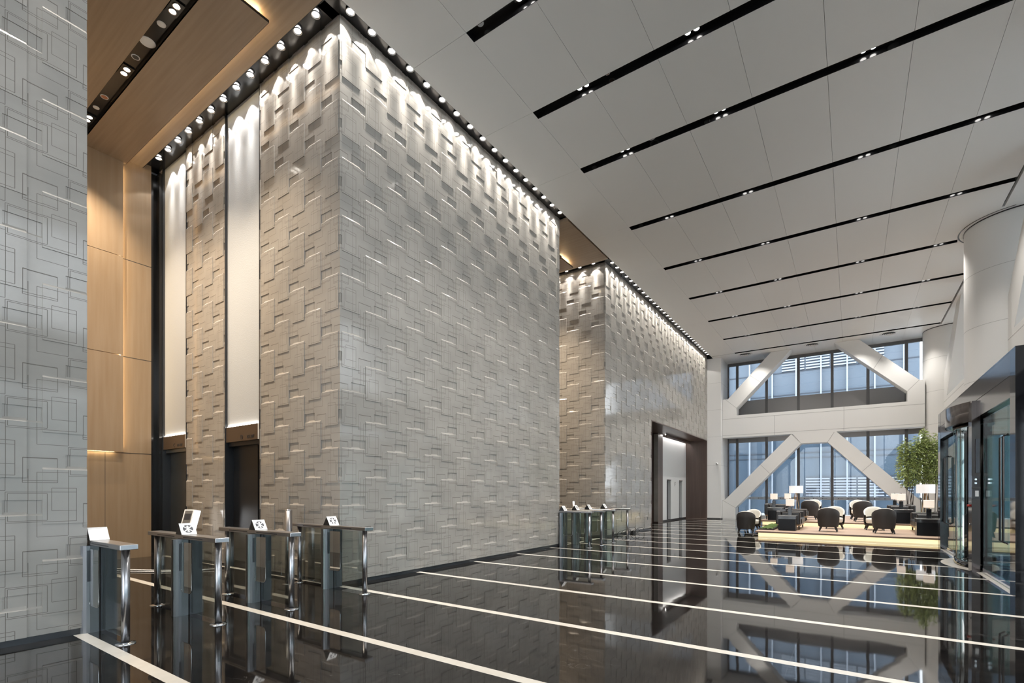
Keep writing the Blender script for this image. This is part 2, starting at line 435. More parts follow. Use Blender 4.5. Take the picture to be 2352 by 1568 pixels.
# solid cores behind the stone and skirtings
co = MB(['stone','skirting','black_metal'])
co.box(-14, WX-.02, -12, PE-.001, 0, WT, 0); co.box(WX-.05, WX-.012, -12, PE-.02, 0, SK, 1)
co.box(WX-.02, WX, -12, -4, 0, ZC, 0)
struct(co.build('wall_left'))
co = MB(['stone','skirting','black_metal'])
co.box(-13.7, WX-.03, B1A+.34, B1B, 0, WT, 0); co.box(-9.10, WX-.03, B1A+.02, B1A+.34, 0, WT, 0)
co.box(-12.15, -10.42, B1A+.02, B1A+.34, 0, WT, 0); co.box(-13.6, -13.4, B1A+.02, B1A+.34, 0, WT, 0)
co.box(WX-.03, WX-.012, B1A+.02, B1B, 0, SK, 1); co.box(-9.1, WX-.02, B1A+.012, B1A+.02, 0, SK, 1); co.box(-12.15, -10.42, B1A+.012, B1A+.02, 0, SK, 1)
co.box(-13.7, -13.58, 4.72, B1A+.3, 0, ZC, 2); co.box(-13.58, -13.40, 4.86, B1A+.02, 0, ZC, 2)
struct(co.build('wall_left'))
co = MB(['stone','skirting','brown_panel','lit_white'])
co.box(-13.7, WX-.03, B2A+.02, 19.83, 0, WT, 0); co.box(-13.7, WX-.03, 19.83, B2B, 4.55, WT, 0)
co.box(WX-.03, WX-.012, B2A+.02, 19.85, 0, SK, 1)
# brown lined opening: soffit, jamb, end reveal
co.box(-13.7, WX+.012, 19.79, 19.85, 0, 4.45, 2); co.box(-9.5, WX+.012, 19.85, B2B, 4.40, 4.45, 2)
co.box(-9.5, WX+.012, B2B-.04, B2B, 0, 4.40, 2)
co.box(-8.6, -7.80, 24.0, 24.7, 0, 4.40, 2); co.box(-8.02, -7.80, 23.985, 24.0, .05, 4.36, 0)
co.box(-13.7, -13.6, 19.85, B2B, 0, 4.40, 2)
struct(co.build('wall_left'))
# bright lift wall inside the opening
lw = MB(['lit_white','skirting'])
XW = -7.86
lw.box(XW-.3, XW, 24.75, 25.55, .08, 4.30); lw.box(XW-.3, XW, 26.25, 27.75, .08, 4.30); lw.box(XW-.3, XW, 28.35, 29.12, .08, 4.30)
lw.box(XW-.3, XW, 25.55, 26.25, 2.12, 4.30); lw.box(XW-.3, XW, 27.75, 28.35, 2.12, 4.30)
lw.box(XW-.3, XW-.02, 24.75, 29.12, 0, .08, 1)
lwo = struct(lw.build('wall_back'))
for i, (ya, yb, nm) in enumerate(((25.55, 26.25, 3), (27.75, 28.35, 4))):
    d = setting('door_%d' % nm)
    MB('lift_door').box(XW-.2, XW-.16, ya, (ya+yb)/2-.004, 0, 2.12).build('door_leaf', d)
    MB('lift_door').box(XW-.2, XW-.16, (ya+yb)/2+.004, yb, 0, 2.12).build('door_leaf', d)
    MB('chrome').box(XW-.02, XW+.012, ya-.03, yb+.03, 2.12, 2.16).build('door_header', d)
fs = thing('floor_sign', 'small dark letter sign on the bright lift wall between two dark doors', 'sign', (XW+.002, 27.0, 1.92))
text('F', .32, 'dark_face', 'letter', fs, (.004, 0, -.10), (R(90), 0, R(90)))
co = MB(['brown_panel','lens']); co.box(XW+.22, XW+.25, 24.7, 29.16, 4.27, 4.40, 0); co.box(XW+.14, XW+.20, 24.8, 29.0, 4.385, 4.395, 1)  # glow strip added to brighten the lift wall, fascia invented to hide it
struct(co.build('added_cove'))
tag(MB('dark_face').box(WX+.008, WX+.018, 19.28, 19.36, .40, .52).build('wall_socket'), 'small dark socket plate low on the far stone wall', 'socket')

# ------------------------------------------------------------ wood lined lift lobbies
def lobby(ya, yb, nw):
    w = MB(['wood_soffit','black_metal','wood','cove'])
    x0, x1 = -13.6, -6.45
    w.box(x0, x1, ya, yb-.36, ZC, ZC+.10, 0)
    w.box(x0, WX-.005, yb-.36, yb+.36, ZC+.12, ZC+.18, 1); w.box(x0, x1, yb-.37, yb-.36, ZC-.001, ZC+.13, 1)
    w.box(WX-.01, -6.40, yb-.36, yb-.35, ZC, ZC+.12, 1)
    struct(w.build('ceiling'))
    p = MB(['wood_soffit','black_metal','cove'])      # lowered panel with a long black lamp channel, cove light along its edges
    pa, pb, px = ya+.0, yb-.71, -7.54
    sy = (pa+pb)/2+.30 if ya < 5 else (pa+pb)/2
    sy = 3.31 if ya < 5 else 13.6
    p.box(x0+.14, px, pa, sy-.12, ZC-.13, ZC-.09, 0); p.box(x0+.14, px, sy+.12, pb, ZC-.13, ZC-.09, 0)
    p.box(x0+.14, px, sy-.12, sy+.12, ZC-.052, ZC-.045, 1); p.box(x0+.14, px, sy-.125, sy-.12, ZC-.128, ZC-.05, 1); p.box(x0+.14, px, sy+.12, sy+.125, ZC-.128, ZC-.05, 1)
    p.box(x0+.14, px+.004, pb, pb+.004, ZC-.131, ZC-.09, 1); p.box(px, px+.004, pa, pb, ZC-.131, ZC-.09, 1)
    p.box(x0+.3, px-.10, pb-.13, pb-.10, ZC-.09, ZC-.08, 2); p.box(px-.13, px-.10, pa+.2, pb-.09, ZC-.09, ZC-.08, 2)
    struct(p.build('ceiling'))
    e = MB(['wood','black_joint','cove','cove_low'])      # end wall: raised panel above a low band
    xe = -13.5
    e.box(xe-.2, xe, ya-.3, yb-.20, 0, 2.38, 0); e.box(xe-.2, xe, ya-.3, yb-.20, 2.38, ZC+.25, 0)
    for z0, z1 in ((2.40, 4.55), (4.562, 6.75), (6.762, ZC-.02)): e.box(xe+.06, xe+.10, ya-.3, pb-.06, z0, z1, 0)
    e.box(xe+.0, xe+.002, pb-.06, yb-.20, 2.384, 2.392, 1)
    e.box(xe, xe+.002, ya, yb-.2, 2.378, 2.388, 1); e.box(xe, xe+.002, 3.86 if ya < 5 else ya+1, 3.866 if ya < 5 else ya+1.006, .02, 2.38, 1)
    for zz in (4.556, 6.756): e.box(xe, xe+.002, pb-.06, yb-.2, zz-.006, zz+.006, 1)
    e.box(xe+.01, xe+.05, pb-.11, pb-.09, 2.5, ZC-.2, 3)
    e.box(xe+.02, xe+.06, ya, pb-.2, 2.402, 2.412, 3)
    struct(e.build('wall_back'))
    return sy
s1 = lobby(PE, B1A, 1); s2 = lobby(B1B, B2A, 2)

# lift doors in the lobby side of the near block
def lift(no, xa, xb, grey, letter, floors):
    d = setting('door_%d' % no); Y0 = B1A+.035
    dm = 'lift_door_grey' if grey else 'lift_door'
    MB('plaster_white').box(xa+.02, xb-.02, Y0, Y0+.03, 2.80, WT).build('over_panel', d)
    MB('lens_warm').box(xa+.06, xb-.12, Y0-.028, Y0-.012, 2.80, 2.808).build('uplight', d)
    h = MB('bronze').box(xa+.02, xb-.10, Y0-.03, Y0+.03, 2.50, 2.80).build('door_header', d)
    MB('lit_white').box(xb-.10, xb-.02, Y0-.028, Y0+.03, 2.50, 2.80).build('header_return', d)
    xm = xb-.36
    MB(dm).box(xa+.02, xm-.01, Y0+.12, Y0+.15, 0, 2.5).build('door_leaf', d); MB(dm).box(xm+.012, xb-.02, Y0+.13, Y0+.16, 0, 2.5).build('door_leaf', d)
    fr = MB([dm,'steel_dark']); fr.box(xa-.002, xa+.02, B1A-.012, B1A+.34, 0, WT, 1); fr.box(xb-.02, xb+.002, B1A-.012, B1A+.34, 0, WT, 1)
    fr.box(xa+.02, xb-.02, Y0+.02, Y0+.16, 2.42, 2.5, 0)
    fr.build('door_frame', d)
    text(letter, .13, 'dark_face', 'letter', h, ((xa+xb)/2-.02, Y0-.033, 2.53), (R(90), 0, 0))
    text(floors, .085, 'dark_face', 'lettering', h, (xb-.36, Y0-.033, 2.54), (R(90), 0, 0))
lift(1, -13.40, -12.15, True, 'C', '16F-28F')
lift(2, -10.42, -9.10, False, 'D', '16F-28F')

# ------------------------------------------------------------ lamps
def washer(name, label, loc, group, off, pw=LAMP_W):
    t = thing(name, label, 'lamp', loc, 0, group)
    MB('chrome').lathe([(.058,-.004),(.070,-.012),(.076,0),(.058,.02),(.052,.018)], n=18).build('trim_ring', t)
    MB('lens').lathe([(.054,.004),(.001,.003)], n=18).build('lens', t)
    spot(t, (*off,-.03), pw, 89, .15, WHITE, beam=True, size=.02)
    return t
def wash_row(n, f, where, group, off, pw=LAMP_W):
    base = None
    for i in range(n):
        lab = f'round recessed downlight {where}, {ordinal(i+1)} from the corner'
        if base is None: base = washer('recessed_downlight', lab, f(0), group, off, pw=pw)
        else: dup(base, f(i), 0, lab, group)
wash_row(17, lambda i: (-6.53, 4.985+.4255*i, ZC+.10), 'above the near grey stone wall', 'downlights along the near grey stone wall', (-.09, 0))
wash_row(13, lambda i: (-7.01-.497*i, 4.69, ZC+.08), 'above the lift doors beside wood soffit', 'downlights above the lift doors', (0, .13))
wash_row(32, lambda i: (-6.53, 15.35+.4255*i, ZC+.10), 'above the far stone wall', 'downlights along the far stone wall', (-.09, 0))
wash_row(4, lambda i: (-7.05-.5*i, B2A-.20, ZC+.08), 'above the tan side of the far block', 'downlights on the side of the far block', (0, .10))
wash_row(10, lambda i: (-6.53, 1.60-.4255*i, ZC+.10), 'above the near stone pier', 'downlights above the near stone pier', (-.09, 0))
def twin(label, loc, group, warm, pw):
    t = thing('twin_downlight', label, 'lamp', loc, 0, group)
    MB('black_metal').box(-.16,.16,-.085,.085,.0,.02).build('housing', t)
    for sx in (-.07, .07):
        l = MB('chrome').lathe([(.045,-.006),(.056,-.012),(.058,0)], n=14).build('reflector', t, (sx,0,0))
        MB('lens_warm' if warm else 'lens').lathe([(.046,-.004),(.001,-.005)], n=14).build('lens', l)
    spot(t, (0,0,-.04), pw, 96, 1.0, WARM if warm else WHITE)
    return t
LX = [-4.14, -2.16, .24, 2.2]; base = None
cols_ = ['nearest the stone wall','second from the stone wall','third from the stone wall','nearest the entrance side']
for k, sy in enumerate(SLOTS):
    if k == 0: continue
    for i, lx in enumerate(LX):
        lab = f'twin lamp in the {ordinal(k)} black ceiling channel from the camera, {cols_[i]}'
        if base is None: base = twin(lab, (lx, sy-.005, ZC+.095), 'twin lamps in the ceiling channels', False, DOWN_W)
        else: dup(base, (lx, sy-.005, ZC+.095), 0, lab)
lb = None
for k, lx in enumerate((-8.57, -10.56, -12.50)):
    lab = f'twin lamp in the wood soffit channel, {ordinal(k+1)} from the hall'
    if lb is None: lb = twin(lab, (lx, s1, ZC-.075), 'twin lamps in the near wood soffit', True, 850)
    else: dup(lb, (lx, s1, ZC-.075), 0, lab)
dup(lb, (-8.6, s2, ZC-.075), 0, 'twin lamp in the far wood soffit between the two stone blocks', 'twin lamps in the far wood soffit')
dup(lb, (-10.6, s2, ZC-.075), 0, 'second twin lamp in the far wood soffit between the stone blocks', 'twin lamps in the far wood soffit')
def disc(name, label, cat, loc, r, m):
    t = thing(name, label, cat, loc)
    MB('white_plastic').lathe([(r*.8,-.004),(r,-.008),(r*1.05,0)], n=20).build('rim', t)
    MB(m).lathe([(r*.82,-.006),(.001,-.008)], n=20).build('face', t)
disc('ceiling_speaker', 'large round white speaker in the wood soffit channel', 'speaker', (-9.60, s1, ZC-.052), .11, 'white_plastic')
disc('detector', 'small white disc detector in wood soffit channel nearest the bright lamp', 'detector', (-9.05, s1, ZC-.052), .06, 'white_plastic')
disc('detector', 'grey domed detector in wood soffit channel beside the speaker', 'detector', (-10.1, s1, ZC-.052), .06, 'steel_dark')
disc('detector', 'orange centred detector in wood soffit channel', 'detector', (-11.6, s1, ZC-.052), .06, 'copper')
disc('detector', 'small white disc detector beside the orange one in wood soffit', 'detector', (-12.05, s1, ZC-.052), .05, 'white_plastic')
for lab, x, k, r, m in (('round white detector at the end of the first ceiling channel', -4.97, 1, .06, 'white_plastic'),
        ('round white detector at the end of the third ceiling channel', -4.97, 3, .06, 'white_plastic'),
        ('orange centred detector in the second ceiling channel', -3.654, 2, .055, 'copper'),
        ('large grey round speaker in the third ceiling channel', -3.54, 3, .09, 'steel_dark'),
        ('small round detector left of a twin lamp in third ceiling channel', -2.45, 3, .05, 'white_plastic'),
        ('round white detector right of a twin lamp in the third ceiling channel', .585, 3, .07, 'white_plastic'),
        ('round white detector at the end of the fourth ceiling channel', -4.95, 4, .06, 'white_plastic'),
        ('half hidden white detector in the middle of fourth ceiling channel', .75, 4, .06, 'white_plastic'),
        ('orange centred detector in the fifth ceiling channel', -3.72, 5, .05, 'copper')):
    disc('ceiling_detector' if 'speaker' not in lab else 'ceiling_speaker', lab, 'speaker' if 'speaker' in lab else 'detector', (x, SLOTS[k]-.01, ZC+.118), r, m)
for lab, x in (('left round air diffuser in the white soffit by the end windows', -4.755), ('middle round air diffuser in the white soffit by the end windows', -1.641), ('right round air diffuser in the white soffit by the end windows', 1.452)):
    t = thing('air_diffuser', lab, 'vent', (x, 29.32, ZC-.003), 0, 'round air diffusers')
    MB('white_panel').lathe([(.36,-.0),(.35,-.012),(.27,-.004)], n=28).build('rim', t)
    b = MB(['white_panel','black_joint'])
    for r in (.24, .16, .08): b.lathe([(r,-.035),(r-.05,-.004)], n=24, mi=0)
    b.lathe([(.26,-.003),(.001,-.003)], n=24, mi=1)
    b.build('vanes', t)

# ------------------------------------------------------------ turnstiles
def make_turnstile(label, loc, group):
    t = thing('turnstile', label, 'turnstile', loc, 0, group)
    MB('steel').cbox(-.93,.93,-.075,.075,.935,.985,.004).build('rail', t)
    MB('dark_face').box(-.62,-.12,-.0765,.0765,.950,.962).box(.12,.62,-.0765,.0765,.950,.962).build('sensor_strip', t)
    for sx in (-.83, .83):
        p = MB('steel').cyl((sx,0,.012), .036, .925, 24).build('post', t)
        MB('chrome').lathe([(.085,0),(.085,.008),(.04,.016)], (sx,0,0), 28).build('base_flange', p)
    prof = [(-.075,-.15),(-.075,.15)]
    c = MB(['steel_brushed','steel_dark'])
    ring = []
    for k in range(9): a = R(180+180*k/8); ring.append((.075*math.cos(a), -.075+.075*math.sin(a)))
    c.prism(ring+[(.075,.0),(-.075,.0)], 'z', .0, .93, 0)
    c.build('cabinet', t)
    c = MB(['steel_dark','black_joint'])
    c.box(-.07,.07,.02,.16,.0,.93,0); c.box(-.06,.06,.0,.02,.0,.92,1); c.box(.0701,.072,.06,.08,.60,.90,1)
    c.build('cabinet', t)
    MB('steel_dark').box(.076,.079,-.10,-.06,.55,.88).build('reader_slot', t)
    # parked glass wing with rounded lower corner
    pts = [(.08,.90),(.36,.90)]
    for k in range(7): a = -R(90*k/6); pts.append((.30+.06*math.cos(a), .36+.06*math.sin(a)))
    for k in range(5): a = R(-90-90*k/4); pts.append((.12+.04*math.cos(a), .34+.04*math.sin(a)))
    MB('clear_glass').prism(pts, 'y', -.086, -.076).build('wing_panel', t)
    MB('chrome').tube([(p[0], -.081, p[1]) for p in pts[1:]], .005, 5).build('wing_edge', t)
    for x0, x1 in ((-.80,-.09), (.09,.80)):
        MB('clear_glass').box(x0, x1, .02, .028, .03, .92).build('glass_panel', t)
    MB('chrome').cyl((-.12,.005,.42), .014, .03, 12, axis='y').cyl((-.12,.005,.82), .014, .03, 12, axis='y').build('glass_clip', t)
    return t
def make_sign(label, loc, group, blank=False):
    t = thing('tent_sign', label, 'sign', loc, 0, group)
    a, w, hh = .085, .085, .13
    MB('steel_dark').prism([(-a,0),(a,0),(0,hh)], 'y', -w+.002, w-.002).build('wedge_body', t)
    th = math.atan2(hh, -a)
    f = MB('white_plastic'); nx, nz = hh/math.hypot(a,hh), a/math.hypot(a,hh)
    o = .004
    f.prism([(a+.002,0),(0,hh+.003),(o*nx,hh+.003+o*nz),(a+.002+o*nx,o*nz)], 'y', -w, w)
    plate = f.build('face_plate', t)
    if not blank:
        # local frame on the slope: e1 = y, e2 = up the slope
        ux, uz = -a/math.hypot(a,hh), hh/math.hypot(a,hh); cx, cz = a/2+.002, hh/2
        def pt(p, q, d): return (cx+ux*q+nx*d, p, cz+uz*q+nz*d)
        e = MB('emblem'); n = 28; v = [pt(.056*math.cos(2*math.pi*i/n), .056*math.sin(2*math.pi*i/n), .0045) for i in range(n)]
        e.v += v; e.face(list(range(n))); e.build('emblem_disc', plate)
        x = MB('white_plastic')
        for ang in (R(38), R(-38)):
            c_, s_ = math.cos(ang), math.sin(ang)
            for (L_, h_) in ((.06, .007),):
                x.quad(*[pt(p*c_-q*s_, p*s_+q*c_, .0052) for p, q in ((-L_,-h_),(L_,-h_),(L_,h_),(-L_,h_))])
        v0 = len(x.v); x.v += [pt(.012*math.cos(2*math.pi*i/14), .034+.012*math.sin(2*math.pi*i/14), .0052) for i in range(14)]; x.face([v0+i for i in range(14)])
        x.quad(*[pt(p, q, .0051) for p, q in ((-.014,-.005),(.014,-.005),(.018,.022),(-.018,.022))])
        x.quad(*[pt(p, q, .0051) for p, q in ((-.014,-.05),(-.004,-.05),(.004,-.004),(-.008,-.004))])
        x.quad(*[pt(p, q, .0051) for p, q in ((.004,-.05),(.014,-.05),(.008,-.004),(-.004,-.004))])
        x.build('cross_mark', plate)
    return t
TY = [1.86, 2.73, 3.62, 4.78]; FY = [12.17, 12.93, 13.77, 14.92]
nl = ['steel and glass turnstile nearest the camera, half hidden by the near stone pier','steel and glass turnstile second from the near pier, in front of the white keypad box',
      'steel and glass turnstile third from the near pier, in line with the dark lift door','steel and glass turnstile ending against the near block corner']
fl_ = ['steel and glass turnstile against the end of the near stone block, far group','second steel and glass turnstile from the near block in the far group',
       'third steel and glass turnstile from the near block in the far group','last steel and glass turnstile against the far stone block']
sl = ['blank white wedge sign on the turnstile nearest the camera','white wedge sign with no-entry emblem beside the keypad box, second near turnstile',
      'white wedge sign with no-entry emblem in front of the dark lift door','white wedge sign with no-entry emblem by the near block corner']
fsl = ['wedge sign on the far turnstile touching the near stone block','wedge sign on the second far turnstile from the near block','wedge sign on the third far turnstile from the near block','wedge sign on the far turnstile touching the far stone block']
XT = -6.76
T0 = make_turnstile(nl[0], (XT, TY[0], 0), 'turnstiles of the near gate line')
for i in (1,2,3): dup(T0, (XT, TY[i], 0), 0, nl[i])
for i in range(4): dup(T0, (XT+.10, FY[i], 0), 0, fl_[i], 'turnstiles of the far gate line')
make_sign(sl[0], (XT+.02, TY[0], .985), 'wedge signs on the near gate line', True)
S0 = make_sign(sl[1], (XT+.02, TY[1], .985), 'wedge signs on the near gate line')
for i in (2,3): dup(S0, (XT+.02, TY[i], .985), 0, sl[i])
for i in range(4): dup(S0, (XT+.12, FY[i], .985), 0, fsl[i], 'wedge signs on the far gate line')
def bollard(lab, loc):
    t = thing('bollard', lab, 'post', loc)
    MB('steel').cyl((0,0,0), .055, 1.20, 28).build('post', t); MB('chrome').lathe([(.055,0),(.057,.004),(.057,.014),(.05,.018),(.001,.018)], (0,0,1.20), 28).build('cap', t)
    MB('chrome').lathe([(.09,0),(.09,.008),(.056,.014)], n=28).build('base_flange', t)
bollard('tall steel post beside the last near turnstile', (-7.62, 4.60, 0)); bollard('tall steel post among the far turnstiles', (-7.62, 14.70, 0))
# keypad kiosk by the lobby wall
k = thing('keypad_kiosk', 'white leaning keypad box on a slim stand by the tan stone wall', 'kiosk', (-11.0, 4.36, 0), R(23))
MB('white_plastic').prism([(.0,.55),(.17,.55),(.36,1.12),(.19,1.15)], 'x', -.10, .13).build('housing', k)
fa = MB(['kiosk_face','dark_face','cable_white'])
def kp(u, t, d=.002): return (u, .19*t-d*.95, .55+.60*t+d*.3)
fa.quad(kp(-.075,.06), kp(.105,.06), kp(.105,.96), kp(-.075,.96), 0)
fa.quad(kp(-.055,.66,.004), kp(.085,.66,.004), kp(.085,.86,.004), kp(-.055,.86,.004), 1)
for r in range(4):
    for c in range(3): fa.quad(*[kp(-.04+c*.05+a, .18+r*.10+b, .004) for a, b in ((0,0),(.022,0),(.022,.03),(0,.03))], 2)
fa.build('keypad', k)
MB('white_plastic').box(-.06,.09,.08,.16,.02,.56).build('stand', k); MB('white_plastic').box(-.12,.15,.0,.26,0,.02).build('base_plate', k)
gl = MB('white_glow').prism([(.02,.57),(.16,.57),(.34,1.11),(.195,1.135)], 'x', .131, .135); gl.build('light_panel', k)
# cables
tag(MB('cable_white').tube([(-13.2,3.3,.012),(-12.3,3.45,.012),(-11.5,3.6,.012),(-10.8,3.95,.012),(-10.3,4.35,.012),(-10.1,4.6,.02)], .012, 6).tube([(-13.2,3.15,.012),(-12.2,3.25,.012),(-11.3,3.5,.012),(-10.6,3.9,.012),(-10.15,4.4,.012)], .010, 6).build('floor_cable'), 'thin white cables trailing over the lobby floor behind the turnstiles', 'cable')
cb = MB('cable_black')
for q in range(5):
    cx, cy, rr = -6.55+.05*q, 16.2+.30*q, .16+.05*(q % 3)
    cb.tube([(cx+.10*math.cos(t*.7), cy+rr*math.cos(t), .02+rr*.9*(1+math.sin(t))*.5+.01) for t in [i*.42 for i in range(15)]], .008, 5)
cb.box(-6.62,-6.50,17.2,17.45,.0,.10)
tag(cb.build('cable_bundle'), 'tangle of thin black cable on the floor by the far stone wall', 'cable')

# ------------------------------------------------------------ end wall: pilaster, bracing frame, windows
pil = MB(['white_panel','grey_joint','skirting'])
pil.box(WX-.3, -5.98, B2B+.006, 31.3, .06, ZC-.001, 0); pil.box(WX-.28, -6.0, B2B+.02, 31.3, 0, .06, 2)
for z in (3.0, 4.6, 6.1, 7.6): pil.box(WX, -5.98+.001, B2B+.005, 31.2, z, z+.006, 1)
tag(pil.build('pilaster'), 'flat white pilaster between the far stone wall and the end windows', 'column')
YT = 29.6; K = YT/28.9
def tp(pts): return [(x*K, min(1.5+(z-1.5)*K, ZC)) for x, z in pts]
YB = YT+.75
br = thing('bracing_frame', 'white bracing frame of diagonals and a beam before the end windows', 'frame', (0,0,0))
def tpart(name, pts, fl=False, y1=None):
    m = MB('white_panel'); m.prism(tp(pts), 'y', YT, y1 or YB); return m.build(name, br)
tpart('beam', [(-5.83,4.475),(2.737,4.475),(2.737,5.655),(-5.83,5.655)])
tpart('diagonal', [(-5.83,5.656),(-5.133,5.656),(-5.133,6.06),(-2.52,8.82),(-3.45,8.82),(-5.56,6.577),(-5.83,6.577)])
tpart('diagonal', [(2.115,5.656),(2.737,5.656),(2.737,6.593),(2.54,6.593),(.30,8.82),(-.70,8.82),(2.115,6.127)])
tpart('apex_plate', [(-2.50,4.474),(-2.107,3.975),(-.969,3.975),(-.605,4.474)])
tpart('diagonal', [(-5.83,.0),(-5.18,.0),(-5.18,.66),(-2.107,3.974),(-2.534,4.473),(-5.69,1.102),(-5.83,1.06)])
tpart('diagonal', [(2.09,.0),(2.737,.0),(2.737,1.06),(2.58,1.12),(-.605,4.473),(-.969,3.974),(2.09,.66)])
jm = MB('grey_joint')
def jl(p, q, w=.006):
    (x0, z0), (x1, z1) = tp([p, q]); d = Vector((x1-x0, z1-z0)).normalized(); nx, nz = -d.y*w, d.x*w
    jm.quad((x0+nx,YT-.002,z0+nz),(x1+nx,YT-.002,z1+nz),(x1-nx,YT-.002,z1-nz),(x0-nx,YT-.002,z0-nz))
for p, q in (((-5.83,5.49),(2.737,5.49)),((-5.83,4.60),(2.737,4.60)),((-.3,4.48),(-.3,5.65)),((-3.3,4.48),(-3.3,5.49)),((-4.45,7.72),(-3.95,7.3)),((1.2,7.9),(.85,7.3)),
             ((-2.45,4.45),(-2.107,3.975)),((-.69,4.45),(-.969,3.975)),((-3.95,2.95),(-3.5,2.47)),((.85,2.93),(.42,2.48)),((-5.69,6.577),(-5.133,6.06)),((2.54,6.593),(2.115,6.127)),((-5.83,1.06),(-5.18,.66))): jl(p, q)
jm.build('panel_joint', br)
YW = 31.1
MX = [-5.47,-3.94,-2.38,-.834,.70,2.236]
ex = [-5.98]+MX+[3.35]
for i in range(len(ex)-1):
    a, b = ex[i], ex[i+1]; w = setting('window_%d' % (i+1))
    f = MB('mullion')
    f.box(a-.0, a+.065, YW-.06, YW+.08, .0, ZC); f.box(b-.065, b, YW-.06, YW+.08, .0, ZC); f.box(a+.065, b-.065, YW-.05, YW+.07, ZC-.16, ZC)
    f.box(a+.065, b-.065, YW-.05, YW+.07, .0, .10)
    f.build('window_frame', w)
    MB('spandrel').box(a+.06, b-.06, YW-.04, YW+.06, 4.36, 6.76).build('spandrel_panel', w)
    for z0, z1 in ((.10, 4.36), (6.76, ZC-.16)): MB('window_glass').box(a+.06, b-.06, YW, YW+.012, z0, z1).build('pane', w)
    fi = MB(['film','emblem']); fi.box(a+.065, b-.065, YW-.006, YW-.003, 1.09, 1.24, 0)
    fi.v and None
    xx = a+.25
    while xx < b-.2:
        fi.box(xx, xx+.05, YW-.008, YW-.0065, 1.145, 1.185, 1); fi.box(xx+.06, xx+.24, YW-.008, YW-.0065, 1.158, 1.172, 1); xx += .42
    fi.build('film_band', w)
struct(MB('white_panel').box(-5.98, 3.3, YW-.28, YW-.02, 0, .20).build('trim_1'))

# ------------------------------------------------------------ entrance side: columns, brace, glazing
def column(label, cx, cy, r):
    t = thing('column', label, 'column', (cx, cy, 0))
    s = MB('white_panel').lathe([(r,.0),(r,ZC)], n=64); s.build('shaft', t)
    j = MB('grey_joint')
    for z in (3.0, 4.6, 6.1, 7.6): j.lathe([(r+.0015,z),(r+.0015,z+.007)], n=64)
    j.build('panel_joint', t)
    MB('black_metal').lathe([(r+.012,ZC-.03),(r+.012,ZC-.001)], n=64).build('shadow_ring', t)
column('huge round white column beside the entrance portal', 3.80, 19.25, 1.10)
column('round white column at the far corner beside the end windows', 3.87, 30.15, 1.10)
rb = thing('bracing_frame', 'white beam and braces along the entrance side above the portal', 'frame', (0,0,0))
XB = 3.42
rm = MB('white_panel')
rm.prism([(20.2,4.45),(29.3,4.45),(29.3,5.70),(20.2,5.70)], 'x', XB, XB+.8); rm.prism([(-12,4.45),(18.3,4.45),(18.3,5.70),(-12,5.70)], 'x', XB, XB+.8)
rm.build('beam', rb)
for pts in ([(29.3,5.7),(28.4,5.7),(25.0,ZC),(26.0,ZC),(29.3,6.6)], [(20.2,5.7),(20.9,5.7),(23.6,ZC),(22.6,ZC),(20.2,6.6)],
            [(18.3,5.7),(17.6,5.7),(14.9,ZC),(15.9,ZC),(18.3,6.6)], [(8.4,5.7),(9.1,5.7),(11.8,ZC),(10.8,ZC),(8.4,6.6)]):
    MB('white_panel').prism(pts, 'x', XB, XB+.8).build('diagonal', rb)
jj = MB('grey_joint'); jj.box(XB-.002, XB, -12, 29.2, 5.52, 5.53); jj.build('panel_joint', rb)
ys = [-12+1.55*i for i in range(28)]+[31.1]
for i in range(len(ys)-1):
    a, b = ys[i], ys[i+1]; w = setting('window_%d' % (8+i)); XG = 4.75
    if b < 6: fm_ = 'mullion'
    f = MB('mullion'); f.box(XG-.06, XG+.08, a, a+.10, 0, ZC); f.box(XG-.05, XG+.07, a+.1, b, ZC-.14, ZC); f.build('window_frame', w)
    lo = 3.6 if 9.6 < (a+b)/2 < 17.8 else .0
    MB('spandrel').box(XG-.04, XG+.06, a+.1, b, 4.36, 5.75).build('spandrel_panel', w)
    for z0, z1 in ((lo, 4.36), (5.75, ZC-.14)): MB('window_glass').box(XG, XG+.012, a+.1, b, z0, z1).build('pane', w)
struct(MB('white_panel').box(-14.1, -6.7, -12.2, -12, 0, ZC+.3).box(-14.1, -13.9, -12, 31.4, 0, ZC+.3).build('wall_back'))  # long outer wall on the left added unseen to shut out sky light
struct(MB('white_panel').box(-13.9, -7.1, 31.2, 31.4, 0, ZC+.3).build('wall_back'))
for i in range(7):  # back glazing out of view, added to let fill daylight into the hall
    a = -6.7+1.65*i; b = a+1.65; w = setting('window_%d' % (40+i))
    MB('mullion').box(a, a+.1, -12.1, -11.95, 0, ZC).build('window_frame', w); MB('window_glass').box(a+.1, b, -12.03, -12.02, 0, ZC).build('pane', w)

# ------------------------------------------------------------ entrance portal and doors
XP = 1.93; PA, PB, PZ = 9.88, 17.5, 3.57
po = thing('entrance_portal', 'glossy black entrance portal box projecting from the entrance side', 'portal', (0,0,0))
m = MB(['gloss_black','black_joint'])
m.box(XP, 4.7, PA, PA+.29, 0, PZ, 0); m.build('jamb', po)
m = MB('gloss_black'); m.box(XP, XP+.34, PB-.38, PB, 0, PZ); m.build('jamb', po); MB('teal_glass').box(XP+.34, 4.7, PB-.2, PB-.188, 0, 2.9).build('side_glass', po)
m = MB(['dark_bronze','black_joint']); m.box(XP+.003, 4.7, PA+.29, PB-.38, 2.90, PZ-.003, 0); m.box(XP, XP+.003, PA+.29, PB-.38, 3.22, 3.226, 1); m.build('header', po)
MB('gloss_black').box(XP+.001, 4.72, PA+.001, PB-.001, PZ-.002, PZ+.02).build('roof', po)
rd = thing('revolving_door', 'black framed revolving door drum bulging from the portal middle', 'door', (DC[0], DC[1], 0))
A_ = lambda d: R(180+d)
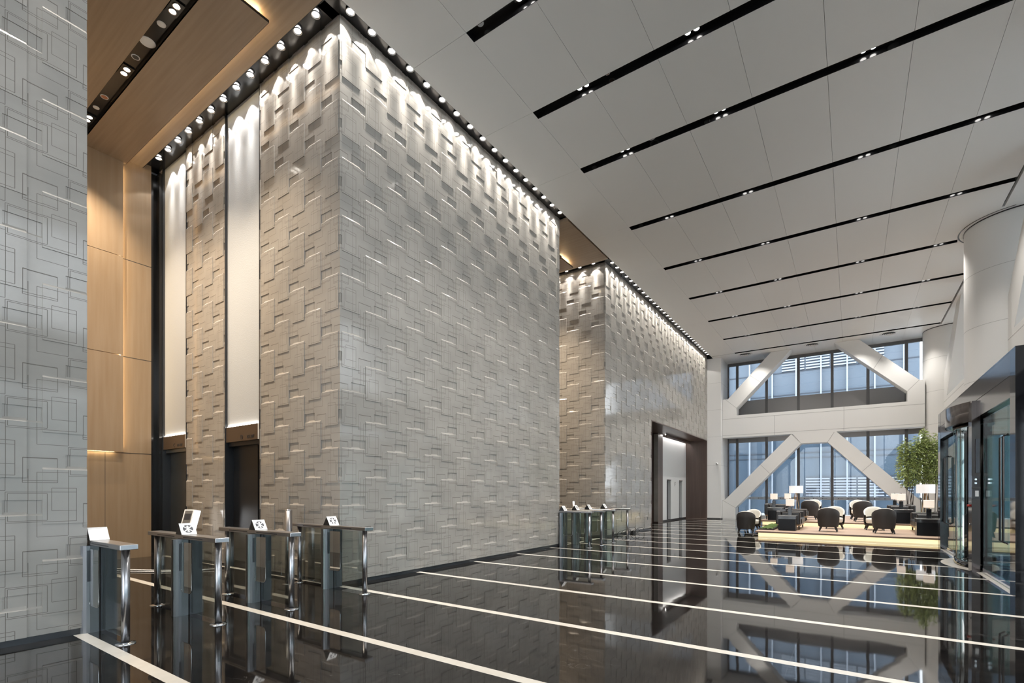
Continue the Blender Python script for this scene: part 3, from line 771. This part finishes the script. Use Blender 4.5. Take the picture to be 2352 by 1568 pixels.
MB('dark_bronze').lathe([(DR+.15,2.86),(DR+.15,3.25),(DR-.1,3.25),(DR-.1,2.86),(DR+.15,2.86)], n=40, a0=A_(-50), a1=A_(28)).build('canopy', rd)
MB('black_metal').lathe([(DR+.02,2.80),(DR+.02,2.865),(DR-.2,2.865)], n=60).build('canopy_rim', rd)
MB('gloss_black').lathe([(DR+.01,0),(DR+.01,.12),(DR-.08,.12),(DR-.08,0)], n=60).build('base_ring', rd)
MB('clear_glass').lathe([(DR-.02,.12),(DR-.02,2.80)], n=24, a0=A_(-40), a1=A_(17)).build('curved_glass', rd)
MB('clear_glass').lathe([(DR-.02,.12),(DR-.02,2.80)], n=24, a0=A_(30), a1=A_(90)).build('curved_glass', rd)
MB('gloss_black').lathe([(DR,.12),(DR,2.80)], n=12, a0=A_(18), a1=A_(29)).build('side_panel', rd)
for d in (-38, -12, 5, 30, 60): MB('black_metal').lathe([(DR+.012,.12),(DR+.012,2.80),(DR-.05,2.80),(DR-.05,.12),(DR+.012,.12)], n=3, a0=A_(d-1.0), a1=A_(d+1.0)).build('stile', rd)
MB('steel').cyl((0,0,.02), .06, 2.8, 16).build('shaft', rd)
for k_ in range(3):
    a = R(40+120*k_); w = MB(['clear_glass','black_metal']); c_, s_ = math.cos(a), math.sin(a)
    def bar(r0, r1, z0, z1, th, mi):
        w.v += [(r*c_-t*s_, r*s_+t*c_, z) for z in (z0, z1) for r, t in ((r0,-th),(r1,-th),(r1,th),(r0,th))]
        o = len(w.v)-8
        for q in ((0,3,2,1),(4,5,6,7),(0,1,5,4),(1,2,6,5),(2,3,7,6),(3,0,4,7)): w.face([o+i for i in q], mi)
    bar(.06, DR-.12, .1, 2.75, .005, 0); bar(.06, DR-.12, .03, .12, .02, 1); bar(.06, DR-.12, 2.7, 2.78, .02, 1); bar(DR-.17, DR-.12, .03, 2.78, .02, 1)
    w.build('wing', rd)
MB('dark_bronze').box(1.87-DC[0], 1.99-DC[0], 12.58-DC[1], 12.9-DC[1], 0, 3.22).build('control_post', rd)
bx = MB(['steel_dark','dark_face','red_plastic','chrome','lit_white'])
X0 = 1.87-DC[0]; Y0 = 12.58-DC[1]
bx.box(X0+.05, X0+.10, Y0-.05, Y0, 1.86, 2.50, 0); bx.box(X0+.0, X0+.10, Y0-.04, Y0, 1.60, 1.80, 1); bx.box(X0+.0, X0+.11, Y0-.05, Y0, 1.38, 1.56, 1); bx.box(X0+.04, X0+.09, Y0-.054, Y0-.05, 1.42, 1.53, 4)
bx.cyl((X0-.05, Y0+.10, 1.245), .022, .05, 12, 2, 'x'); bx.cyl((X0-.02, Y0+.10, .89), .018, .02, 12, 3, 'x')
for z in (1.67, 1.74): bx.cyl((X0+.05, Y0-.055, z), .018, .016, 12, 3, 'y')
bx.build('control_panel', rd)
def swing(label, ya, ym, yb):
    t = thing('glass_door', label, 'door', (XP+.08, ym, 0))
    for s_ in (-1, 1):
        y0, y1 = (ya-ym, -.006) if s_ < 0 else (.006, yb-ym)
        l = MB('teal_glass').box(0,.012,y0,y1,.02,2.86).build('leaf', t)
        MB('chrome').box(-.008,.02,y0,y1,.02,.10).build('bottom_rail', l)
        yh = s_*.10
        MB('steel_dark').tube([(-.012,yh,.70),(-.07,yh,.74),(-.07,yh,2.36),(-.012,yh,2.40)], .016, 8).build('pull_handle', l)
    return t
swing('near pair of tall glass swing doors in the entrance portal', 10.20, 10.72, 12.45); swing('far pair of tall glass swing doors in the entrance portal', 15.5, 16.4, 17.1)

# ------------------------------------------------------------ lounge
Z1, Z2 = .18, .36
pl = thing('lounge_platform', 'front lower timber lounge deck with a glowing strip under its edge', 'platform', (0,0,0))
d1 = MB(['deck_wood','deck_edge'])
d1.box(-2.70, 2.65, 18.55, 22.34, Z1-.045, Z1, 0); d1.box(-2.705, 2.65, 18.545, 18.56, Z1-.05, Z1-.001, 1); d1.build('deck', pl)
MB('deck_light').box(-2.62, 2.62, 18.66, 18.70, .0, Z1-.046).box(-2.62, -2.58, 18.70, 22.3, 0, Z1-.046).build('light_strip', pl)
pu = thing('lounge_platform', 'rear upper timber lounge deck by the end windows with glowing edge', 'platform', (0,0,0))
d2 = MB(['deck_wood','deck_edge'])
d2.box(-3.08, 3.3, 22.35, 28.9, Z2-.045, Z2, 0); d2.box(-3.085, 3.3, 22.345, 22.36, Z2-.05, Z2-.001, 1); d2.box(-3.085, -2.71, 22.345, 22.36, Z1-.04, Z1, 1); d2.build('deck', pu)
MB('deck_light').box(-3.0, 3.25, 22.47, 22.51, .0, Z2-.046).box(-3.0, -2.96, 22.52, 28.8, 0, Z2-.046).build('light_strip', pu)
def make_chair(label, loc, rz, group):
    t = thing('tub_chair', label, 'chair', loc, rz, group)
    n = 28; A0, A1 = R(-200), R(20)
    rx, ry, th = .315, .30, .045
    def top(a):           # a=-90deg is the back
        d = abs((math.degrees(a)+90))/110; return .80-.27*max(0,d)**2.1-.012*d
    o = MB('chair_dark'); i_ = MB('cream')
    def ring(mb, r, z, a): mb.v.append((rx*r*math.cos(a), .02+ry*r*math.sin(a)*(1.0), z))
    rows = [(.90,.165),(.97,.28),(1.0,.45),(1.02,.60),(1.02,.97),(.97,1.0)]
    for q, (r, zz) in enumerate(rows):
        for k in range(n+1):
            a = A0+(A1-A0)*k/n; z = zz if zz < .5 else .45+(top(a)-.45)*((zz-.45)/.55); ring(o, r, z, a)
    for q in range(len(rows)-1):
        for k in range(n): o.face([q*(n+1)+k, q*(n+1)+k+1, (q+1)*(n+1)+k+1, (q+1)*(n+1)+k], 0, True)
    o.lathe([(.001,.155),(.26,.155),(.28,.22)], (0,.03,0), 24)
    o.build('shell', t)
    rows = [(.972,1.0),(.93,1.025),(.86,1.0),(.82,.85),(.80,.45)]
    for q, (r, zz) in enumerate(rows):
        for k in range(n+1):
            a = A0+(A1-A0)*k/n; z = .38+(top(a)-.38)*((zz-.30)/.70); ring(i_, r, z, a)
    for q in range(len(rows)-1):
        for k in range(n): i_.face([q*(n+1)+k, q*(n+1)+k+1, (q+1)*(n+1)+k+1, (q+1)*(n+1)+k], 0, True)
    i_.build('inner_back', t)
    c = MB('cream'); o_ = len(c.v); hs = [(.86,.24),(.93,.27),(.95,.36),(.92,.40),(.6,.415),(.001,.42)]
    m = 32
    for r, z in hs:
        for k in range(m):
            a = 2*math.pi*k/m; cy = math.sin(a); c.v.append((.27*r*math.copysign(abs(math.cos(a))**.7, math.cos(a)), .06+.27*r*math.copysign(abs(cy)**.7, cy), z))
    for q in range(len(hs)-1):
        for k in range(m): c.face([q*m+k, q*m+(k+1) % m, (q+1)*m+(k+1) % m, (q+1)*m+k], 0, True)
    c.build('seat_cushion', t)
    for sx in (-1, 1):
        for sy in (-1, 1):
            MB('chair_leg').tube([(sx*.20,.02+sy*.19,.17),(sx*.255,.02+sy*.235,.009)], [.034,.018], 8).build('leg', t)
    return t
C0 = make_chair('dark tub chair standing on the black floor left of the platform, back to camera', (-3.20, 19.85, 0), R(6), 'tub chairs')
for lab, x, yy, z, rz in (
    ('cream lined tub chair facing the camera behind the leftmost dark chair', -3.26, 21.75, 0, R(176)),
    ('dark tub chair at the front platform edge right of the black side table', -.64, 19.72, Z1, 0),
    ('cream lined tub chair facing the camera behind the middle front dark chair', -.50, 21.35, Z1, R(180)),
    ('dark tub chair at the front platform edge before the right black table', .86, 19.80, Z1, R(4)),
    ('cream lined tub chair facing the camera behind the right front dark chair', .66, 21.40, Z1, R(184)),
    ('dark tub chair on the upper deck left of centre, back to camera', -1.43, 24.0, Z2, R(-4)),
    ('cream lined tub chair on the upper deck left of centre near the window', -1.40, 25.9, Z2, R(178)),
    ('dark tub chair on the upper deck right of centre, back to camera', .36, 23.50, Z2, R(5)),
    ('cream lined tub chair on the upper deck right of centre near the window', .24, 25.35, Z2, R(183))):
    dup(C0, (x, yy, z), rz, lab)
def make_sofa(label, loc, rz, L, H=.66):
    t = thing('sofa', label, 'sofa', loc, rz, 'low dark sofas')        # faces +x, length along y
    MB('walnut').cbox(-.36,.38,-L/2+.02,L/2-.02,.14,.20,.008).build('base_frame', t)
    MB('leather').cbox(-.40,-.22,-L/2,L/2,.18,H,.03).build('backrest', t)
    for s_ in (-1, 1):
        a = MB('leather').cbox(-.215,.36,s_*L/2-s_*.16,s_*L/2,.18,H-.04,.03) if s_ > 0 else MB('leather').cbox(-.215,.36,-L/2,-L/2+.16,.18,H-.04,.03)
        a.build('armrest', t)
    MB('leather').cbox(-.21,.40,-L/2+.165,L/2-.165,.20,.40,.03).build('seat_cushion', t)
    MB('piping').tube([(.362,-L/2+.01,.2),(.362,-L/2+.01,H-.07),(.33,-L/2+.01,H-.045),(-.19,-L/2+.01,H-.045)], .007, 5).build('piping', t)
    for x in (-.32, .32):
        for yy in (-L/2+.08, L/2-.08): MB('chair_leg').cyl((x,yy,0), .018, .15, 10, r2=.026).build('leg', t)
    return t
make_sofa('dark leather sofa beside the front left black table', (-1.83, 20.75, Z1), 0, 1.75)
make_sofa('dark leather sofa at the back left of the upper deck', (-2.62, 24.05, Z2), 0, 1.8)
make_sofa('small dark leather sofa on the upper deck behind the front left sofa', (-1.82, 22.95, Z2), 0, .78, .5)
make_sofa('dark leather sofa at the front right by the bamboo', (2.08, 21.2, Z1), R(180), 1.9)
make_sofa('dark leather sofa at the back right of the upper deck', (1.55, 24.2, Z2), R(180), 1.8)
def make_table(label, loc, group='black side tables'):
    t = thing('side_table', label, 'table', loc, 0, group)
    MB('satin_black').box(-.26,.26,-.26,.26,0,.40).build('body', t)
    MB('marble_black').box(-.265,.265,-.265,.265,.40,.50).build('upper_band', t)
    MB('table_top').cbox(-.275,.275,-.275,.275,.50,.52,.004).build('tabletop', t)
    return t
def make_lamp(label, loc):
    t = thing('table_lamp', label, 'lamp', loc, 0, 'table lamps with square shades')
    MB('marble_black').cbox(-.06,.06,-.05,.05,0,.29,.006).build('base', t)
    MB('brass').cyl((0,0,.29), .012, .07, 10).build('neck', t)
    MB('shade_warm').cbox(-.12,.12,-.12,.12,.33,.56,.006).build('lamp_shade', t)
    MB('cable_black').lathe([(.001,0),(.016,.012),(.016,.028),(.001,.04)], (0,0,.56), 12).build('finial', t)
    return t
tb = make_table('black side table at the front left of the platform', (-1.82, 19.55, Z1))
dup(tb, (-2.55, 22.80, Z2), 0, 'black side table at the left front of the upper deck')
dup(tb, (1.90, 19.62, Z1), 0, 'black side table at the front right beside the portal')
dup(tb, (1.55, 22.92, Z2), 0, 'black side table at the right front of the upper deck')
dup(tb, (-2.50, 25.35, Z2), 0, 'black side table behind the back left sofa')
dup(tb, (1.50, 25.45, Z2), 0, 'black side table behind the back right sofa')
la = make_lamp('square shaded table lamp on the front left black table', (-1.75, 19.55, Z1+.52))
for lab, x, yy, z in (('square shaded table lamp on the upper deck table at left', -2.62, 22.80, Z2+.52), ('square shaded table lamp farthest back at left, behind the sofa', -2.36, 25.35, Z2+.52),
    ('square shaded table lamp on the front right black table', 1.95, 19.62, Z1+.52), ('square shaded table lamp on the upper deck table at right', 1.50, 22.92, Z2+.52), ('square shaded table lamp farthest back at right', 1.46, 25.45, Z2+.52)):
    dup(la, (x, yy, z), 0, lab)
def floor_lamp(label, loc, m='shade_white'):
    t = thing('floor_lamp', label, 'lamp', loc, 0, 'tripod floor lamps')
    MB(m).lathe([(.28,1.10),(.28,1.43)], n=36).lathe([(.27,1.43),(.27,1.10)], n=36).build('lamp_shade', t)
    MB('brass').cyl((0,0,1.0), .014, .35, 10).build('stem', t)
    for k_ in range(3):
        a = R(90+120*k_); MB('brass').tube([(.03*math.cos(a),.03*math.sin(a),1.14),(.20*math.cos(a),.20*math.sin(a),0)], .014, 8).build('leg', t)
floor_lamp('brass tripod floor lamp with round white shade at left by the window', (-2.08, 25.9, Z2))
floor_lamp('brass tripod floor lamp with round white shade before the bamboo', (2.31, 24.2, Z2), 'shade_white')
mo = thing('moss_tray', 'dark tray of green moss along the left platform edge', 'planter', (-2.46, 20.85, Z1))
MB('chair_dark').box(-.23,.23,-1.6,-1.56,0,.05).box(-.23,.23,1.56,1.6,0,.05).box(-.23,-.19,-1.56,1.56,0,.05).box(.19,.23,-1.56,1.56,0,.05).box(-.19,.19,-1.56,1.56,0,.01).build('tray', mo)
mm = MB('moss'); nx_, ny_ = 10, 60
for a in range(nx_+1):
    for b in range(ny_+1): mm.v.append((-.19+.38*a/nx_, -1.56+3.12*b/ny_, .04+random.random()*.035))
for a in range(nx_):
    for b in range(ny_): mm.face([a*(ny_+1)+b, (a+1)*(ny_+1)+b, (a+1)*(ny_+1)+b+1, a*(ny_+1)+b+1], 0, True)
mo_ = mm.build('moss', mo)
# bamboo: several tall clumps in a low trough
def bamboo(label, x, yy, h, spread, ncane):
    t = thing('bamboo', label, 'plant', (x, yy, Z2), 0, 'bamboo clumps by the end windows')
    ca = MB('cane'); le = MB('leaf')
    for c in range(ncane):
        bx_, by_ = random.uniform(-.14,.14), random.uniform(-.14,.14); ang = random.uniform(0, 2*math.pi); sp = random.uniform(.15,1)*spread
        hh = h*random.uniform(.82, 1.0); pts = []
        for k_ in range(8):
            f = k_/7; pts.append((bx_+sp*math.cos(ang)*f**1.5, by_+sp*math.sin(ang)*f**1.5*.7, .312+(hh-.312)*f))
        ca.tube(pts, [.013*(1-.75*k_/7) for k_ in range(8)], 5)
        for q in range(430):
            f = .40+.60*random.random()**.85; i0 = min(int(f*7), 6); fr = f*7-i0
            p = Vector(pts[i0]).lerp(Vector(pts[i0+1]), fr)
            rad = .34*(1-.75*max(0,(f-.62)/.38))*random.random()**.6*(.6 if f < .5 else 1)
            a2 = random.uniform(0, 2*math.pi); p = p+Vector((rad*math.cos(a2), rad*math.sin(a2), random.uniform(-.10,.08)))
            d = Vector((math.cos(a2+random.uniform(-.9,.9)), math.sin(a2+random.uniform(-.9,.9)), random.uniform(-.9,.35))).normalized()
            s_ = d.cross(Vector((random.uniform(-1,1), random.uniform(-1,1), random.uniform(.2,1)))).normalized()
            L_ = random.uniform(.09,.17); w = L_*.12
            o = len(le.v); le.v += [tuple(p), tuple(p+d*L_*.4+s_*w), tuple(p+d*L_), tuple(p+d*L_*.4-s_*w)]; le.face([o,o+1,o+2,o+3])
    ca.build('canes', t); le.build('foliage', t)
bamboo('leftmost bamboo clump, leaning left before the window pane', 2.05, 26.5, 3.55, .42, 9)
bamboo('middle bamboo clump behind the round shaded floor lamp', 2.50, 26.6, 3.75, .36, 9)
bamboo('rightmost bamboo clump partly hidden by the entrance portal', 2.95, 26.5, 3.70, .36, 8)
tr = thing('planter_trough', 'low dark trough holding the bamboo behind the right sofas', 'planter', (2.5, 26.55, Z2))
MB('chair_dark').box(-.8,.8,-.25,.25,0,.30).build('trough', tr); MB('moss').box(-.77,.77,-.22,.22,.30,.31).build('soil', tr)
cc = thing('security_camera', 'small white security camera on the white pilaster', 'camera', (-6.16, B2B, 3.10))
MB('white_plastic').cyl((0,-.06,0), .05, .06, 16, axis='y').box(-.02,.02,-.14,-.05,-.02,.02).build('mount', cc)
MB('white_plastic').lathe([(.03,-.28),(.055,-.26),(.055,-.10),(.03,-.09)], (0,0,-.02), 16, axis='y').build('body', cc); MB('cable_black').cyl((0,-.285,-.02), .03, .01, 14, axis='y').build('lens', cc)

# ------------------------------------------------------------ outside
struct(MB('paving').box(-40, 60, -40, 31.2-.0, -.6, -.32).box(-40, 60, 31.25, 90, -.3, -.02).box(4.95, 60, -40, 31.25, -.3, -.02).build('ground'))
YF = 40.0
bd = thing('office_building', 'blue grey glass office building with white fins beyond the end windows', 'building', (0, YF, 0))
MB('facade_panel').box(-26, 3.55, .12, 14, -.02, 30).build('glass_wall', bd)
fi = MB('facade_fin')
x = -25.6
while x < 3.6: fi.box(x, x+.085, -.12, .12, 0, 30); x += 1.49
fi.build('fins', bd)
ln = MB('facade_line')
for z in (3.9, 4.25, 6.6, 7.5, 8.4, 10.0, 12.6, 14.0, 16.2, 18.0): ln.box(-26, 3.55, .08, .12, z, z+.07)
ln.build('floor_lines', bd)
lo = MB(['facade_fin','facade_line'])
for (xa, xb, za, zb) in ((-2.62,-1.22,1.25,2.6),(-1.13,.27,1.25,2.6),(.36,1.76,1.25,2.6),(1.85,3.25,1.25,2.6),(-2.62,-1.22,10.1,11.6),(-1.13,.27,10.1,11.6),(.36,1.76,10.1,11.6),(-4.1,-2.71,10.1,11.6)):
    lo.box(xa, xb, .06, .12, za, zb, 1); z = za
    while z < zb-.05: lo.box(xa, xb, -.02, .06, z, z+.09, 0); z += .19
lo.build('louvres', bd)
b2 = thing('office_building', 'pale teal building across the street seen through the entrance doors', 'building', (24, 14, 0))
m = MB('facade_pale'); m.box(0, 10, -40, 40, 0, 7); m.build('wall', b2)
f2 = MB('facade_fin'); yy = -39
while yy < 40: f2.box(-.1, 0, yy, yy+.12, 0, 7); yy += 2.1
f2.build('fins', b2)
f3 = MB('facade_line')
for z in (.9, 3.4, 6.2): f3.box(-.05, 0, -40, 40, z, z+.25)
f3.build('floor_lines', b2)
def shrub(label, x, yy, h):
    t = thing('potted_shrub', label, 'plant', (x, yy, 0), 0, 'shrubs outside the entrance')
    MB('chair_dark').lathe([(.16,0),(.24,.42),(.20,.42),(.18,.38),(.001,.38)], n=18).build('pot', t)
    MB('cane').tube([(0,0,.3),(.02,0,h*.5),(0,.02,h*.8)], .02, 6).build('stem', t)
    f = MB('shrub')
    for q in range(420):
        z = .45+(h-.45)*random.random(); r = .38*math.sin(math.pi*min(1,(z-.35)/(h-.3)))*random.random()**.5; a = random.uniform(0, 6.28)
        p = Vector((r*math.cos(a), r*math.sin(a), z)); d = Vector((random.gauss(0,1), random.gauss(0,1), random.gauss(0,.7))).normalized(); s_ = d.orthogonal().normalized()
        o = len(f.v); f.v += [tuple(p), tuple(p+d*.07+s_*.03), tuple(p+d*.15), tuple(p+d*.07-s_*.03)]; f.face([o,o+1,o+2,o+3])
    f.build('foliage', t)
shrub('potted green shrub outside behind the near glass doors', 6.4, 21.4, 1.7); shrub('second potted shrub outside, further along the entrance front', 7.2, 25.5, 1.5)
